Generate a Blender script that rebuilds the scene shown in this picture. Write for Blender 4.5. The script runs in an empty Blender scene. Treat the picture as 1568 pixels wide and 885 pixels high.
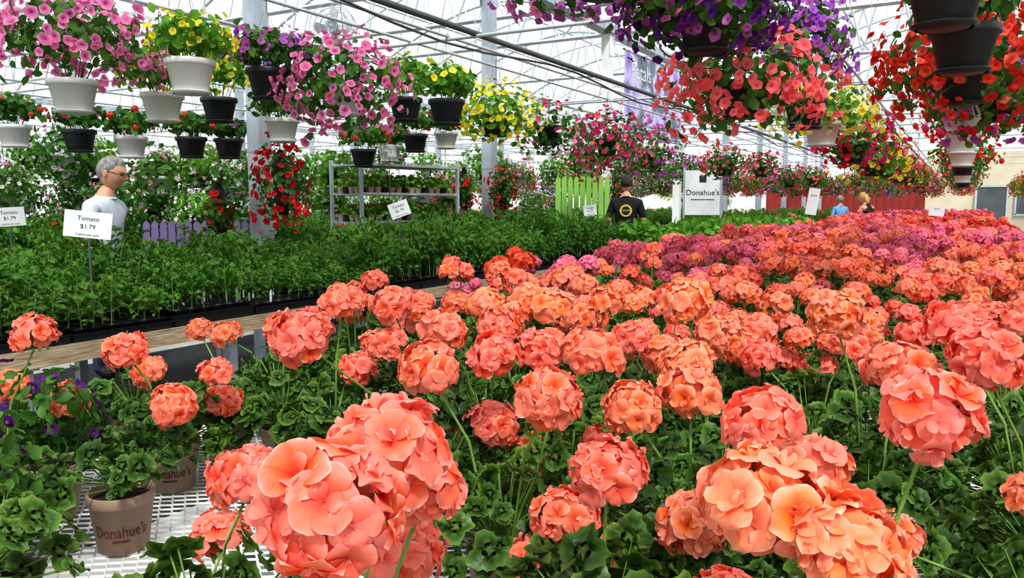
import bpy, math, random
import numpy as np
from mathutils import Vector, Matrix, Euler
import bmesh
rnd=random.Random(7)
scene=bpy.context.scene
COL=scene.collection
try:
    scene.view_settings.view_transform='Standard'
    scene.view_settings.look='Medium High Contrast'
except Exception: pass
# ------------------------------------------------------------------ helpers
def link(o,parent=None):
    COL.objects.link(o)
    if parent: o.parent=parent
    return o
def empty(name,loc=(0,0,0)):
    o=bpy.data.objects.new(name,None); o.location=loc; o.empty_display_size=.1
    return link(o)
def put(name,mesh,loc=(0,0,0),rz=0,scale=1,parent=None):
    o=bpy.data.objects.new(name,mesh); o.location=loc; o.rotation_euler=(0,0,rz)
    o.scale=scale if isinstance(scale,(tuple,list)) else (scale,)*3
    return link(o,parent)
def nrm(v):
    v=np.asarray(v,float); return v/(np.linalg.norm(v)+1e-9)
def basis(d,spin=0.0):
    z=nrm(d); up=np.array([0,0,1.]) if abs(z[2])<.95 else np.array([0,1.,0])
    x=nrm(np.cross(up,z)); y=np.cross(z,x)
    c,s=math.cos(spin),math.sin(spin)
    return np.stack([c*x+s*y,-s*x+c*y,z],axis=1)
def rotz(a):
    c,s=math.cos(a),math.sin(a); return np.array([[c,-s,0],[s,c,0],[0,0,1.]])
def rotx(a):
    c,s=math.cos(a),math.sin(a); return np.array([[1,0,0],[0,c,-s],[0,s,c]])
def roty(a):
    c,s=math.cos(a),math.sin(a); return np.array([[c,0,s],[0,1,0],[-s,0,c]])
E4=np.zeros((0,4),int); E3=np.zeros((0,3),int); E1=np.zeros((0,),int)
class MB:
    def __init__(s): s.V=[];s.Q=[];s.QM=[];s.T=[];s.TM=[];s.C=[];s.n=0
    def add(s,t,R=None,p=None,sc=None,mat=None,g=None):
        v=t['v']
        if sc is not None: v=v*np.asarray(sc)
        if R is not None: v=v@R.T
        if p is not None: v=v+np.asarray(p)
        s.V.append(v)
        c=t['c']
        if g is not None: c=c.copy(); c[:,1]=g
        s.C.append(c)
        s.Q.append(t['q']+s.n); s.T.append(t['t']+s.n)
        s.QM.append(t['qm'] if mat is None else np.full(len(t['q']),mat))
        s.TM.append(t['tm'] if mat is None else np.full(len(t['t']),mat))
        s.n+=len(v)
    def tmpl(s):
        return dict(v=np.concatenate(s.V),c=np.concatenate(s.C),q=np.concatenate(s.Q),t=np.concatenate(s.T),qm=np.concatenate(s.QM),tm=np.concatenate(s.TM))
    def mesh(s,name,mats,smooth=True):
        t=s.tmpl(); me=bpy.data.meshes.new(name)
        nv=len(t['v']);nq=len(t['q']);nt=len(t['t'])
        me.vertices.add(nv); me.vertices.foreach_set('co',t['v'].astype(np.float32).ravel())
        me.loops.add(nq*4+nt*3)
        me.loops.foreach_set('vertex_index',np.concatenate([t['q'].ravel(),t['t'].ravel()]).astype(np.int32))
        me.polygons.add(nq+nt)
        ls=np.concatenate([np.arange(nq)*4,nq*4+np.arange(nt)*3]).astype(np.int32)
        me.polygons.foreach_set('loop_start',ls)
        try: me.polygons.foreach_set('loop_total',np.concatenate([np.full(nq,4),np.full(nt,3)]).astype(np.int32))
        except Exception: pass
        me.polygons.foreach_set('material_index',np.concatenate([t['qm'],t['tm']]).astype(np.int32))
        me.polygons.foreach_set('use_smooth',np.full(nq+nt,smooth))
        a=me.color_attributes.new('Col','FLOAT_COLOR','POINT')
        a.data.foreach_set('color',t['c'].astype(np.float32).ravel())
        for m in mats: me.materials.append(m)
        me.update(calc_edges=True)
        return me
def tm(v,q=None,t=None,c=None,mat=0):
    v=np.asarray(v,float); q=np.asarray(q,int).reshape(-1,4) if q is not None and len(q) else E4
    t=np.asarray(t,int).reshape(-1,3) if t is not None and len(t) else E3
    C=np.ones((len(v),4))*.5
    if c is not None: C[:,0]=c
    return dict(v=v,q=q,t=t,c=C,qm=np.full(len(q),mat),tm=np.full(len(t),mat))
def gridfaces(nu,nv,closed=False):
    q=[]
    for i in range(nu-1):
        for j in range(nv if closed else nv-1):
            j2=(j+1)%nv
            q.append((i*nv+j,i*nv+j2,(i+1)*nv+j2,(i+1)*nv+j))
    return q
def box(cx,cy,cz,sx,sy,sz,mat=0):
    v=[(cx+sx/2*a,cy+sy/2*b,cz+sz/2*c) for a in(-1,1) for b in(-1,1) for c in(-1,1)]
    q=[(0,1,3,2),(4,6,7,5),(0,4,5,1),(2,3,7,6),(0,2,6,4),(1,5,7,3)]
    vv=[];qq=[]
    for f in q:
        qq.append(tuple(range(len(vv),len(vv)+4))); vv+= [v[i] for i in f]
    return tm(vv,qq,mat=mat)
def tube(pts,r,n=6,mat=0,cap=False):
    pts=[np.asarray(p,float) for p in pts]; V=[]
    m=len(pts)
    for i,p in enumerate(pts):
        d=pts[min(i+1,m-1)]-pts[max(i-1,0)]
        B=basis(d); rr=r[i] if isinstance(r,(list,tuple)) else r
        for k in range(n):
            a=2*math.pi*k/n; V.append(p+rr*(B[:,0]*math.cos(a)+B[:,1]*math.sin(a)))
    q=gridfaces(m,n,True); t=[]
    if cap:
        V.append(pts[0]);V.append(pts[-1])
        for k in range(n):
            t.append((k,(k+1)%n,m*n)); t.append(((m-1)*n+k,(m-1)*n+(k+1)%n,m*n+1))
    return tm(V,q,t,mat=mat)
def bar(a,b,w,mat=0):
    return tube([a,b],w*.7071,4,mat,True)
def lathe(prof,n=24,mat=0,cx=0,cy=0,cz=0,c=None):
    V=[]
    for r,z in prof:
        for k in range(n):
            a=2*math.pi*k/n; V.append((cx+r*math.cos(a),cy+r*math.sin(a),cz+z))
    return tm(V,gridfaces(len(prof),n,True),mat=mat)
def ell(c,r,n=16,m=10,mat=0):
    V=[]
    for i in range(m+1):
        th=math.pi*i/m
        for k in range(n):
            a=2*math.pi*k/n; V.append((c[0]+r[0]*math.sin(th)*math.cos(a),c[1]+r[1]*math.sin(th)*math.sin(a),c[2]+r[2]*math.cos(th)))
    return tm(V,gridfaces(m+1,n,True),mat=mat)
def text_t(body,size,mat=0):
    cu=bpy.data.curves.new('txt','FONT'); cu.body=body; cu.size=size; cu.align_x='CENTER'; cu.align_y='CENTER'; cu.resolution_u=3
    o=bpy.data.objects.new('txt',cu); COL.objects.link(o)
    dg=bpy.context.evaluated_depsgraph_get(); dg.update()
    me=bpy.data.meshes.new_from_object(o.evaluated_get(dg))
    bm=bmesh.new(); bm.from_mesh(me); bmesh.ops.triangulate(bm,faces=bm.faces)
    v=[tuple(x.co) for x in bm.verts]; t=[tuple(x.index for x in f.verts) for f in bm.faces]
    bm.free(); bpy.data.objects.remove(o); bpy.data.meshes.remove(me); bpy.data.curves.remove(cu)
    return tm(v,None,t,mat=mat)
# ------------------------------------------------------------------ materials
def newmat(name):
    m=bpy.data.materials.new(name); m.use_nodes=True; nt=m.node_tree; nt.nodes.clear()
    out=nt.nodes.new('ShaderNodeOutputMaterial'); return m,nt,out
def solid(name,col,rough=.6,metal=0,var=.15,scale=8,bump=0,stretch=None,col2=None,spec=.4):
    m,nt,out=newmat(name); N=nt.nodes; L=nt.links
    b=N.new('ShaderNodeBsdfPrincipled'); b.inputs['Roughness'].default_value=rough; b.inputs['Metallic'].default_value=metal
    b.inputs['Specular IOR Level'].default_value=spec
    tc=N.new('ShaderNodeTexCoord'); mp=N.new('ShaderNodeMapping'); L.new(tc.outputs['Object'],mp.inputs[0])
    if stretch: mp.inputs['Scale'].default_value=stretch
    nz=N.new('ShaderNodeTexNoise'); nz.inputs['Scale'].default_value=scale; nz.inputs['Detail'].default_value=5
    L.new(mp.outputs[0],nz.inputs['Vector'])
    cr=N.new('ShaderNodeValToRGB'); cr.color_ramp.elements[0].position=.3; cr.color_ramp.elements[1].position=.7
    c2=col2 or tuple(min(1,c*(1+var)) for c in col); c1=tuple(c*(1-var) for c in col) if not col2 else col
    cr.color_ramp.elements[0].color=(*c1,1); cr.color_ramp.elements[1].color=(*c2,1)
    L.new(nz.outputs['Fac'],cr.inputs[0]); L.new(cr.outputs[0],b.inputs['Base Color'])
    if bump:
        bp=N.new('ShaderNodeBump'); bp.inputs['Strength'].default_value=bump; bp.inputs['Distance'].default_value=.01
        L.new(nz.outputs['Fac'],bp.inputs['Height']); L.new(bp.outputs[0],b.inputs['Normal'])
    L.new(b.outputs[0],out.inputs[0]); return m
def organic(name,stops,trans=.35,rough=.5,hv=.35,alt=None,bump=0,bscale=120,hue=.008,vlo=.88):
    """petal / leaf: colour from base(0) to edge(1), per-piece variation from Col.g, per-plant variation from the object"""
    m,nt,out=newmat(name); N=nt.nodes; L=nt.links
    at=N.new('ShaderNodeAttribute'); at.attribute_name='Col'
    sp=N.new('ShaderNodeSeparateColor'); L.new(at.outputs['Color'],sp.inputs[0])
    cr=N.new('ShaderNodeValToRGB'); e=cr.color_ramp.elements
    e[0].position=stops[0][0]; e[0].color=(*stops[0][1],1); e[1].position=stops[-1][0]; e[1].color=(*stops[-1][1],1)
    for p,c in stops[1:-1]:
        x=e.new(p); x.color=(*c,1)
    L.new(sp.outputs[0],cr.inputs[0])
    mx=N.new('ShaderNodeMix'); mx.data_type='RGBA'; mx.blend_type='MIX'
    L.new(cr.outputs[0],mx.inputs[6])
    a=alt or tuple(c*.55 for c in stops[-1][1]); mx.inputs[7].default_value=(*a,1)
    mr=N.new('ShaderNodeMath'); mr.operation='MULTIPLY'; mr.inputs[1].default_value=hv*2
    L.new(sp.outputs[1],mr.inputs[0]); L.new(mr.outputs[0],mx.inputs[0])
    oi=N.new('ShaderNodeObjectInfo'); hs=N.new('ShaderNodeHueSaturation')
    h1=N.new('ShaderNodeMapRange'); h1.inputs[3].default_value=.5-hue; h1.inputs[4].default_value=.5+hue; L.new(oi.outputs['Random'],h1.inputs[0]); L.new(h1.outputs[0],hs.inputs['Hue'])
    fr=N.new('ShaderNodeMath'); fr.operation='MULTIPLY'; fr.inputs[1].default_value=7.31; L.new(oi.outputs['Random'],fr.inputs[0])
    f2=N.new('ShaderNodeMath'); f2.operation='FRACT'; L.new(fr.outputs[0],f2.inputs[0])
    h2=N.new('ShaderNodeMapRange'); h2.inputs[3].default_value=vlo; h2.inputs[4].default_value=1.06; L.new(f2.outputs[0],h2.inputs[0]); L.new(h2.outputs[0],hs.inputs['Value'])
    L.new(mx.outputs[2],hs.inputs['Color'])
    b=N.new('ShaderNodeBsdfPrincipled'); b.inputs['Roughness'].default_value=rough; b.inputs['Specular IOR Level'].default_value=.3
    t=N.new('ShaderNodeBsdfTranslucent')
    L.new(hs.outputs[0],b.inputs['Base Color']); L.new(hs.outputs[0],t.inputs['Color'])
    if bump:
        tc=N.new('ShaderNodeTexCoord'); nz=N.new('ShaderNodeTexNoise'); nz.inputs['Scale'].default_value=bscale; nz.inputs['Detail'].default_value=2
        L.new(tc.outputs['Object'],nz.inputs['Vector']); bp=N.new('ShaderNodeBump'); bp.inputs['Strength'].default_value=bump; bp.inputs['Distance'].default_value=.004
        L.new(nz.outputs['Fac'],bp.inputs['Height']); L.new(bp.outputs[0],b.inputs['Normal'])
    ms=N.new('ShaderNodeMixShader'); ms.inputs[0].default_value=trans
    L.new(b.outputs[0],ms.inputs[1]); L.new(t.outputs[0],ms.inputs[2]); L.new(ms.outputs[0],out.inputs[0])
    return m
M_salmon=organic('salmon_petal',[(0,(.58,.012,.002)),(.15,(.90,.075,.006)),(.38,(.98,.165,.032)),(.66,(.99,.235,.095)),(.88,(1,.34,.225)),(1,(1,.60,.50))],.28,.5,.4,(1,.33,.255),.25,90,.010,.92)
M_pinkg=organic('pink_geranium_petal',[(0,(.6,.03,.10)),(.4,(.88,.17,.28)),(1,(1,.46,.54))],.35,.5,.45,(.95,.20,.22),hue=.02)
M_redg=organic('red_geranium_petal',[(0,(.4,.0,.0)),(.5,(.75,.03,.02)),(1,(.90,.08,.05))],.35,.5,.35,(.98,.2,.12))
M_gleaf=organic('geranium_leaf',[(0,(.17,.31,.045)),(.4,(.10,.21,.026)),(.65,(.05,.12,.015)),(.8,(.11,.24,.03)),(1,(.22,.38,.065))],.3,.4,.45,(.028,.075,.010),.7,70,.008,.75)
M_stem=solid('green_stem',(.18,.32,.06),.5,0,.25,30)
M_tleaf=organic('tomato_leaf',[(0,(.08,.25,.02)),(1,(.21,.46,.06))],.4,.4,.5,(.025,.10,.012),hue=.012,vlo=.7)
M_bleaf=organic('basket_leaf',[(0,(.07,.2,.03)),(1,(.16,.36,.05))],.35,.5,.4,(.03,.09,.02))
M_lleaf=organic('bright_leaf',[(0,(.12,.32,.03)),(1,(.28,.55,.06))],.4,.5,.4,(.06,.2,.02))
def pet(name,c0,c1,alt=None,mid=None): return organic(name,[(0,c0),(.35,mid or c1),(1,c1)],.4,.5,.4,alt)
M_lpink=pet('light_pink_petunia',(.35,.03,.15),(.98,.42,.66),(.9,.2,.45),(.75,.12,.38))
M_mag=pet('magenta_petunia',(.25,.0,.06),(.85,.08,.32),(.7,.02,.12))
M_purp=pet('purple_petunia',(.10,.0,.12),(.42,.09,.62),(.6,.2,.75))
M_pv=pet('pink_violet_petunia',(.18,.0,.12),(.60,.17,.52),(.34,.05,.32))
M_deep=pet('deep_violet_petunia',(.03,.0,.06),(.11,.015,.22),(.26,.03,.30))
M_viola=pet('viola_petal',(.5,.4,.0),(.10,.01,.20),(.18,.02,.30),(.06,.0,.12))
M_yel=pet('yellow_petunia',(.6,.35,.0),(.98,.80,.03),(.95,.9,.15))
M_cream=pet('cream_petunia',(.7,.6,.05),(.95,.93,.45),(.9,.75,.1))
M_white=pet('white_petunia',(.7,.75,.35),(.95,.93,.92),(.9,.7,.8))
M_coral=pet('coral_petunia',(.7,.03,.05),(1,.22,.24),(1,.1,.1))
M_red=pet('red_petunia',(.3,.0,.0),(.80,.03,.02),(.6,.0,.01))
M_potT=solid('taupe_pot_plastic',(.38,.27,.20),.5,0,.08,5)
M_potW=solid('white_pot_plastic',(.72,.72,.70),.4,0,.05,5)
M_potB=solid('black_pot_plastic',(.03,.033,.035),.45,0,.2,5)
M_potP=solid('purple_pot_plastic',(.09,.05,.16),.5,0,.2,5)
M_print=solid('maroon_print',(.13,.02,.03),.6,0,.1,5)
M_soil=solid('potting_soil',(.03,.02,.013),.95,0,.5,60,.8)
M_wire=solid('hanger_wire',(.25,.27,.28),.4,.6,.1,5)
M_galv=solid('galvanised_steel',(.46,.51,.57),.42,.45,.25,7,0,(1,1,.3))
M_truss=solid('roof_steel',(.52,.56,.60),.5,.1,.1,4)
M_pipe=solid('dark_pipe',(.10,.11,.115),.5,.2,.2,5)
M_mesh=solid('expanded_metal',(.80,.79,.76),.4,.2,.12,30)
M_wood=solid('weathered_wood',(.24,.17,.10),.8,0,.3,6,.4,(14,1.2,14),(.52,.42,.28))
M_conc=solid('concrete_floor',(.40,.39,.37),.85,0,.18,1.3,.2)
M_shade=solid('painted_bench_shade',(.022,.024,.026),.9,0,.3,30,.4)  # near-black colour standing in for the shade under the benches
M_black=solid('black_tray_plastic',(.012,.013,.015),.35,0,.2,6)
M_card=solid('white_card',(.76,.78,.80),.5,0,.02,5)
M_ink=solid('black_ink',(.02,.02,.025),.6,0,.1,5)
M_redw=solid('red_wall_paint',(.28,.03,.022),.6,0,.12,1.0)
M_beige=solid('beige_wall',(.66,.58,.43),.8,0,.08,1.2)
M_glassd=solid('dark_window',(.10,.12,.13),.2,0,.2,2)
M_limef=solid('lime_fence_paint',(.30,.58,.12),.5,0,.1,3)
M_purf=solid('lilac_fence_paint',(.17,.12,.27),.6,0,.1,3)
M_brownw=solid('white_trim_paint',(.8,.8,.8),.5,0,.05,3)
def film(name,tr,col=(.95,.97,1.0),ridge=True):
    m,nt,out=newmat(name); N=nt.nodes; L=nt.links
    t=N.new('ShaderNodeBsdfTransparent'); tl=N.new('ShaderNodeBsdfTranslucent'); d=N.new('ShaderNodeBsdfDiffuse')
    tl.inputs[0].default_value=(*col,1); d.inputs[0].default_value=(*col,1); t.inputs[0].default_value=(.98,.99,1,1)
    m1=N.new('ShaderNodeMixShader'); m1.inputs[0].default_value=.25; L.new(tl.outputs[0],m1.inputs[1]); L.new(d.outputs[0],m1.inputs[2])
    m2=N.new('ShaderNodeMixShader'); L.new(m1.outputs[0],m2.inputs[1]); L.new(t.outputs[0],m2.inputs[2])
    if ridge:
        tc=N.new('ShaderNodeTexCoord'); wv=N.new('ShaderNodeTexWave'); wv.bands_direction='Y'; wv.inputs['Scale'].default_value=.8; wv.inputs['Distortion'].default_value=.4
        L.new(tc.outputs['Object'],wv.inputs['Vector']); mr=N.new('ShaderNodeMapRange'); mr.inputs[3].default_value=tr-.12; mr.inputs[4].default_value=tr+.1
        L.new(wv.outputs['Fac'],mr.inputs[0]); L.new(mr.outputs[0],m2.inputs[0])
        cr=N.new('ShaderNodeValToRGB'); cr.color_ramp.elements[0].color=(.82,.87,.93,1); cr.color_ramp.elements[1].color=(1,1,1,1); L.new(wv.outputs['Fac'],cr.inputs[0]); L.new(cr.outputs[0],t.inputs[0])
    else: m2.inputs[0].default_value=tr
    L.new(m2.outputs[0],out.inputs[0]); return m
M_film=film('roof_film',.84); M_wfilm=film('wall_film',.5,ridge=False)
# ------------------------------------------------------------------ plant templates
def petal(L,W,nu,nv,up,cupx,ruf,ph,refl=.22):
    V=[];C=[]
    for i in range(nu):
        u=i/(nu-1)
        if u<.60: hw=W*(.16+.84*math.sin(u/.60*math.pi/2)**1.2)
        else: hw=W*math.sqrt(max(.0,1-((u-.60)/.43)**2))
        for j in range(nv):
            w=-1+2*j/(nv-1)
            y=L*u*(1-.05*w*w*u); x=hw*w
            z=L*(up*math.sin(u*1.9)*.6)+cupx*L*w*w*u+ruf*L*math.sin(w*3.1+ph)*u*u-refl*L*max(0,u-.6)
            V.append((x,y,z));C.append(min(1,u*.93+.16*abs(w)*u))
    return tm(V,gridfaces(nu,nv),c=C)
def floret(seed,nu,nv,S,inner=True,open_=0):
    m=MB(); q=random.Random(seed)
    for k in range(5):
        p=petal(S*q.uniform(.92,1.06),S*.54,nu,nv,q.uniform(.16,.36)+open_,q.uniform(-.12,.16),q.uniform(.03,.10),q.uniform(0,6),.4)
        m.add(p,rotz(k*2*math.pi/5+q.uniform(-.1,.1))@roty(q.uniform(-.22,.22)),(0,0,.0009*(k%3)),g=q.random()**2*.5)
    if inner:
        for k in range(2):
            p=petal(S*.5,S*.28,max(3,nu-2),max(3,nv-2),1.3,.4,.12,q.uniform(0,6))
            m.add(p,rotz(k*2.1+q.uniform(-.4,.4)),(0,0,.001))
    if nu>4:
        for k in range(4):
            a=k*1.57; m.add(tm([(0,0,0),(.0006,0,0),(.0018*math.cos(a),.0018*math.sin(a),.006),(.001*math.cos(a),.001*math.sin(a),.0062)],[(0,1,2,3)],c=[.9]*4))
    return m.tmpl()
def umbel(seed,lod):
    """head about 0.118 wide, mat0=petal, mat1=green"""
    q=random.Random(seed); m=MB()
    if lod==0: nu,nv,n,S=8,7,q.randint(20,24),.0243
    elif lod==1: nu,nv,n,S=5,5,q.randint(17,21),.0245
    else: nu,nv,n,S=3,3,14,.030
    fl=[floret(seed*7+i,nu,nv,S,lod==0 and i%3==0,(0,.05,.2,.45,0)[i]) for i in range(5)]
    ga=2.39996; R=.0435; tmax=math.radians(q.uniform(104,120))
    ax,ay,az=q.uniform(.9,1.05),q.uniform(.9,1.05),q.uniform(.68,.9)
    j1=.24
    for i in range(n):
        ct=1-(1-math.cos(tmax))*(i+.5)/n; th=math.acos(ct)+q.uniform(-.1,.1); a=i*ga+q.uniform(-.16,.16)
        d=np.array([math.sin(th)*math.cos(a),math.sin(th)*math.sin(a),math.cos(th)])
        pos=d*R*q.uniform(.84,1.12)*np.array([ax,ay,az])
        dd=nrm(d+np.array([q.uniform(-j1,j1),q.uniform(-j1,j1),q.uniform(-.05,.15)]))
        gg=q.random()**1.6*.95
        f=fl[q.randrange(5)]; f=dict(f); c=f['c'].copy(); c[:,1]=np.clip(c[:,1]*.5+gg,0,1); f['c']=c
        m.add(f,basis(dd,q.uniform(0,6.28)),pos,sc=q.uniform(.86,1.1),mat=0)
        if lod<2: m.add(tube([(0,0,-.022),pos*.55+np.array([0,0,-.006]),pos],[.0012,.0009,.0013],3 if lod else 4),mat=1)
    if lod<2:
        for i in range(9):
            a=q.uniform(0,6.28); d=np.array([math.cos(a)*.022,math.sin(a)*.022,-.022+q.uniform(-.012,.006)])
            m.add(ell(d,(.003,.003,.006),6,4),mat=1); m.add(tube([(0,0,-.02),d],.0008,3),mat=1)
    return m.tmpl()
UMB={0:[umbel(i+1,0) for i in range(9)],1:[umbel(i+11,1) for i in range(6)],2:[umbel(i+21,2) for i in range(5)]}
def gleaf(seed,npz):
    q=random.Random(seed); V=[(0,0,0)];C=[0]
    ph=q.uniform(0,6); rings=[.35,.7,1.0]
    for rr in rings:
        for k in range(npz):
            f=-math.radians(158)+2*math.radians(158)*k/(npz-1)
            lob=.86+.11*math.cos(f*3.8)+(.04*math.cos(k*math.pi) if rr==1 else 0)
            r=rr*lob*(1+.08*math.sin(f+ph))
            z=.10*rr*rr+.15*rr*rr*math.sin(f*3.8+ph)-.05*rr+.05*rr*math.sin(f*9+ph)-(.12 if seed%2 else 0)*rr**3
            V.append((r*math.sin(f),r*math.cos(f),z));C.append(rr)
    t=[(0,1+k,2+k) for k in range(npz-1)]; q4=[]
    for i in range(2):
        for k in range(npz-1):
            a=1+i*npz+k; q4.append((a,a+1,a+npz+1,a+npz))
    return tm(V,q4,t,c=C)
GL={0:[gleaf(i,30) for i in range(4)],1:[gleaf(i,28) for i in range(4)],2:[gleaf(i,9) for i in range(4)]}
def pot_t(r=.062,h=.118,matp=3,mats=4,n=28):
    m=MB(); rb=r*.74
    m.add(lathe([(0,.001),(rb*.9,.001),(rb,.004),(r*.93,h*.80),(r*.945,h*.805),(r*.985,h*.83),(r,h*.985),(r*.985,h),(r*.93,h),(r*.90,h*.9),(r*.89,h*.86)],n),mat=matp)
    m.add(lathe([(r*.9,h*.87),(r*.5,h*.89),(.0,h*.9)],n),mat=mats)
    return m.tmpl()
POT=pot_t()
# mats order for geranium: 0 petal,1 stem,2 leaf,3 pot,4 soil
def geranium(seed,lod,umbels,nleaf=38,spread=.125,top=.30,lowleaf=.13,ls=1.0):
    q=random.Random(seed); m=MB(); m.add(POT)
    for i in range(nleaf):
        a=i*2.39996+q.uniform(-.3,.3)
        rad=spread*math.sqrt(q.uniform(.05,1))*1.05; z=lowleaf+(top-lowleaf)*q.random()*(1.05-.6*(rad/spread)**2)
        p=np.array([math.cos(a)*rad,math.sin(a)*rad,z])
        S=q.uniform(.018,.040)*ls
        d=nrm(np.array([math.cos(a)*q.uniform(.1,1.3),math.sin(a)*q.uniform(.1,1.3),.75]))
        d=nrm(d+np.array([q.uniform(-.35,.35),q.uniform(-.35,.35),0]))
        B=basis(d,q.uniform(0,6.28))
        m.add(GL[min(2,lod)][i%4],B,p,sc=S,mat=2,g=q.random()**1.3)
        if lod<2:
            b=np.array([math.cos(a)*.012,math.sin(a)*.012,.11+(z-.11)*.35])
            m.add(tube([b,(b+p)/2+np.array([0,0,-.006]),p],.0014,3),mat=1)
    for k in range(4):
        a=k*1.6+q.random(); m.add(tube([(0,0,.09),(math.cos(a)*.02,math.sin(a)*.02,.16),(math.cos(a)*.05,math.sin(a)*.05,top*.8)],[.005,.004,.002],5 if lod<2 else 3),mat=1)
    for (x,y,z,s) in umbels:
        p=np.array([x,y,z]); base=np.array([x*.2,y*.2,.14]); midp=base*.5+p*.5+np.array([x*-.12,y*-.12,.02])
        dirv=nrm(np.array([x*.9,y*.9,.30])+np.array([0,0,.05]))
        if lod==0: dirv=nrm(dirv+np.array([.12+q.uniform(-.3,.3),-.38+q.uniform(-.2,.2),.1]))
        B=basis(dirv,q.uniform(0,6.28))
        m.add(tube([base,midp,p-dirv*.02*s],[.0028,.0023,.002],6 if lod==0 else 3),mat=1)
        m.add(q.choice(UMB[lod]),B,p,sc=s)
    return m
GM=lambda pm,pt=M_potT:[pm,M_stem,M_gleaf,pt,M_soil]
# ------------------------------------------------------------------ benches
BZ=.75
def bench(name,x0,x1,y0,y1,finemesh,wood=True):
    m=MB()
    ym=(y0+y1)/2; xm=(x0+x1)/2
    if wood:
        for x in(x0,x1): m.add(box(x,ym,BZ-.03,.04,y1-y0,.085),mat=0)
        for y in(y0,y1): m.add(box(xm,y,BZ-.03,x1-x0+.04,.04,.085),mat=0)
    y=y0+.25
    while y<y1:
        for x in(x0+.12,x1-.12): m.add(box(x,y,(BZ-.08)/2,.06,.06,BZ-.08),mat=1)
        m.add(box(xm,y,BZ-.06,x1-x0-.04,.04,.06),mat=1); y+=1.2
    for x in (x0+.12,x1-.12,xm): m.add(box(x,ym,BZ-.03,.03,y1-y0-.04,.02),mat=1)
    if finemesh:
        sx,sy,w=.021,.017,.0026
        nx=int((x1-x0-.04)/sx); ny=int((y1-y0-.04)/sy)
        ii,jj=np.meshgrid(np.arange(nx),np.arange(ny),indexing='ij'); ii=ii.ravel();jj=jj.ravel()
        def yy(i,j): return y0+.02+j*sy+np.where((i+j)%2==0,sy*.5-.0012,-sy*.5+.0012)
        xa=x0+.02+ii*sx; xb=xa+sx; ya=yy(ii,jj); yb=yy(ii+1,jj)
        z=np.full(len(ii),BZ-.004)
        def st(*c): return np.stack(c,1)
        V=np.stack([st(xa,ya-w,z),st(xb,yb-w,z),st(xb,yb+w,z+.003),st(xa,ya+w,z+.003)],1).reshape(-1,3)
        V2=np.stack([st(xa,ya+w,z+.003),st(xb,yb+w,z+.003),st(xb,yb+w,z-.001),st(xa,ya+w,z-.001)],1).reshape(-1,3)
        k=len(ii)
        m.add(tm(np.concatenate([V,V2]),np.arange(k*8).reshape(-1,4)),mat=2)
    else: m.add(box(xm,ym,BZ-.006,x1-x0-.04,y1-y0-.04,.008),mat=2)
    return put(name,m.mesh(name,[M_wood,M_galv,M_mesh],smooth=False))
GX0,GX1=-2.02,.52
bench('geranium_bench',GX0,GX1,.2,15.2,True)
LX0,LX1=-5.38,-3.65
bench('seedling_bench',LX0,LX1,-.6,10.2,False)
# ------------------------------------------------------------------ foreground geraniums
F=[(-39,42,120),(-51,65,105),(-41,51,121),(-79,70,107),(-99,82,90),(-95,136,95),(-36,87,110),(-50,105,95),(-54,102,88),(-46,115,86),(-51,101,114),(-44,116,110),(-78,131,99),(-70,135,93),(-20,96,116),(-37,124,112),(-2,93,120),(-8,143,115),(4,138,119),(0,149,122),(-14,70,116),(-7,68,114),(-18,124,102),(-32,109,96),(-70,98,117),(-74,124,114),(-74,143,112),(-53,121,117),(-85,145,116),(-99,144,114),(-49,159,122),(-20,161,121),(-148,83,118),(-185,98,101),(-170,102,99),(-167,114,108),(-181,130,99),(-146,110,99),(-155,131,94),(-186,159,104),(-180,145,108),(-150,125,103),(-98,100,119),(-142,166,97),(-125,140,119),(-128,161,106),(-38,240,92),(-47,178,112),(-62,183,106),(-21,192,110),(-47,154,110),(-41,194,105),(-31,214,100),(-127,162,116),(-75,205,107),(-6,112,98),(-26,142,98),(-58,137,97),(-45,61,114),(-20,80,100),(10,120,104),(-88,118,92)]
SC={0:1.0,1:1.0,32:.8,33:.8,34:.8,36:.85,38:.85,39:.85,40:.65,41:.75,46:.9,5:.85,4:.9,55:.7,56:.75,57:.7,58:.85,59:.8,60:.7,61:.6}
pots=[(-1.40,.93),(-1.60,1.20),(-1.66,1.42),(-1.46,1.42),(-1.28,1.40),(-1.24,.60),(-.13,1.62),(-.62,1.07),(-1.86,1.02),(-1.53,.76),(-1.88,1.3),
(-.46,.50),(-.76,.60),(-.12,.62),(.14,.74),(-.36,.86),(-.08,.92),(.12,1.1),(-.90,1.28),(-.36,1.22),(-.64,1.36),(-.10,1.30),(.14,1.42),(-.40,1.55),(-.68,1.64),(-.96,1.58),(-1.2,1.66),(-1.48,1.70),(-1.76,1.68),(.12,1.72),(-.02,1.95),(-.28,1.88),(-.55,1.90),(.38,1.3),(.38,1.6),(.38,.95)]
def fwd(x,y): return -.492*x+.87*y
G=[[] for _ in pots]
for i,(a,b,c) in enumerate(F):
    x,y,z=a/100,b/100,c/100
    k=min(range(len(pots)),key=lambda j:(pots[j][0]-x)**2+(pots[j][1]-y)**2)
    if abs(pots[k][0]-x)>.5: continue
    G[k].append((x-pots[k][0],y-pots[k][1],z-BZ,SC.get(i,rnd.uniform(.90,1.06))))
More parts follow.
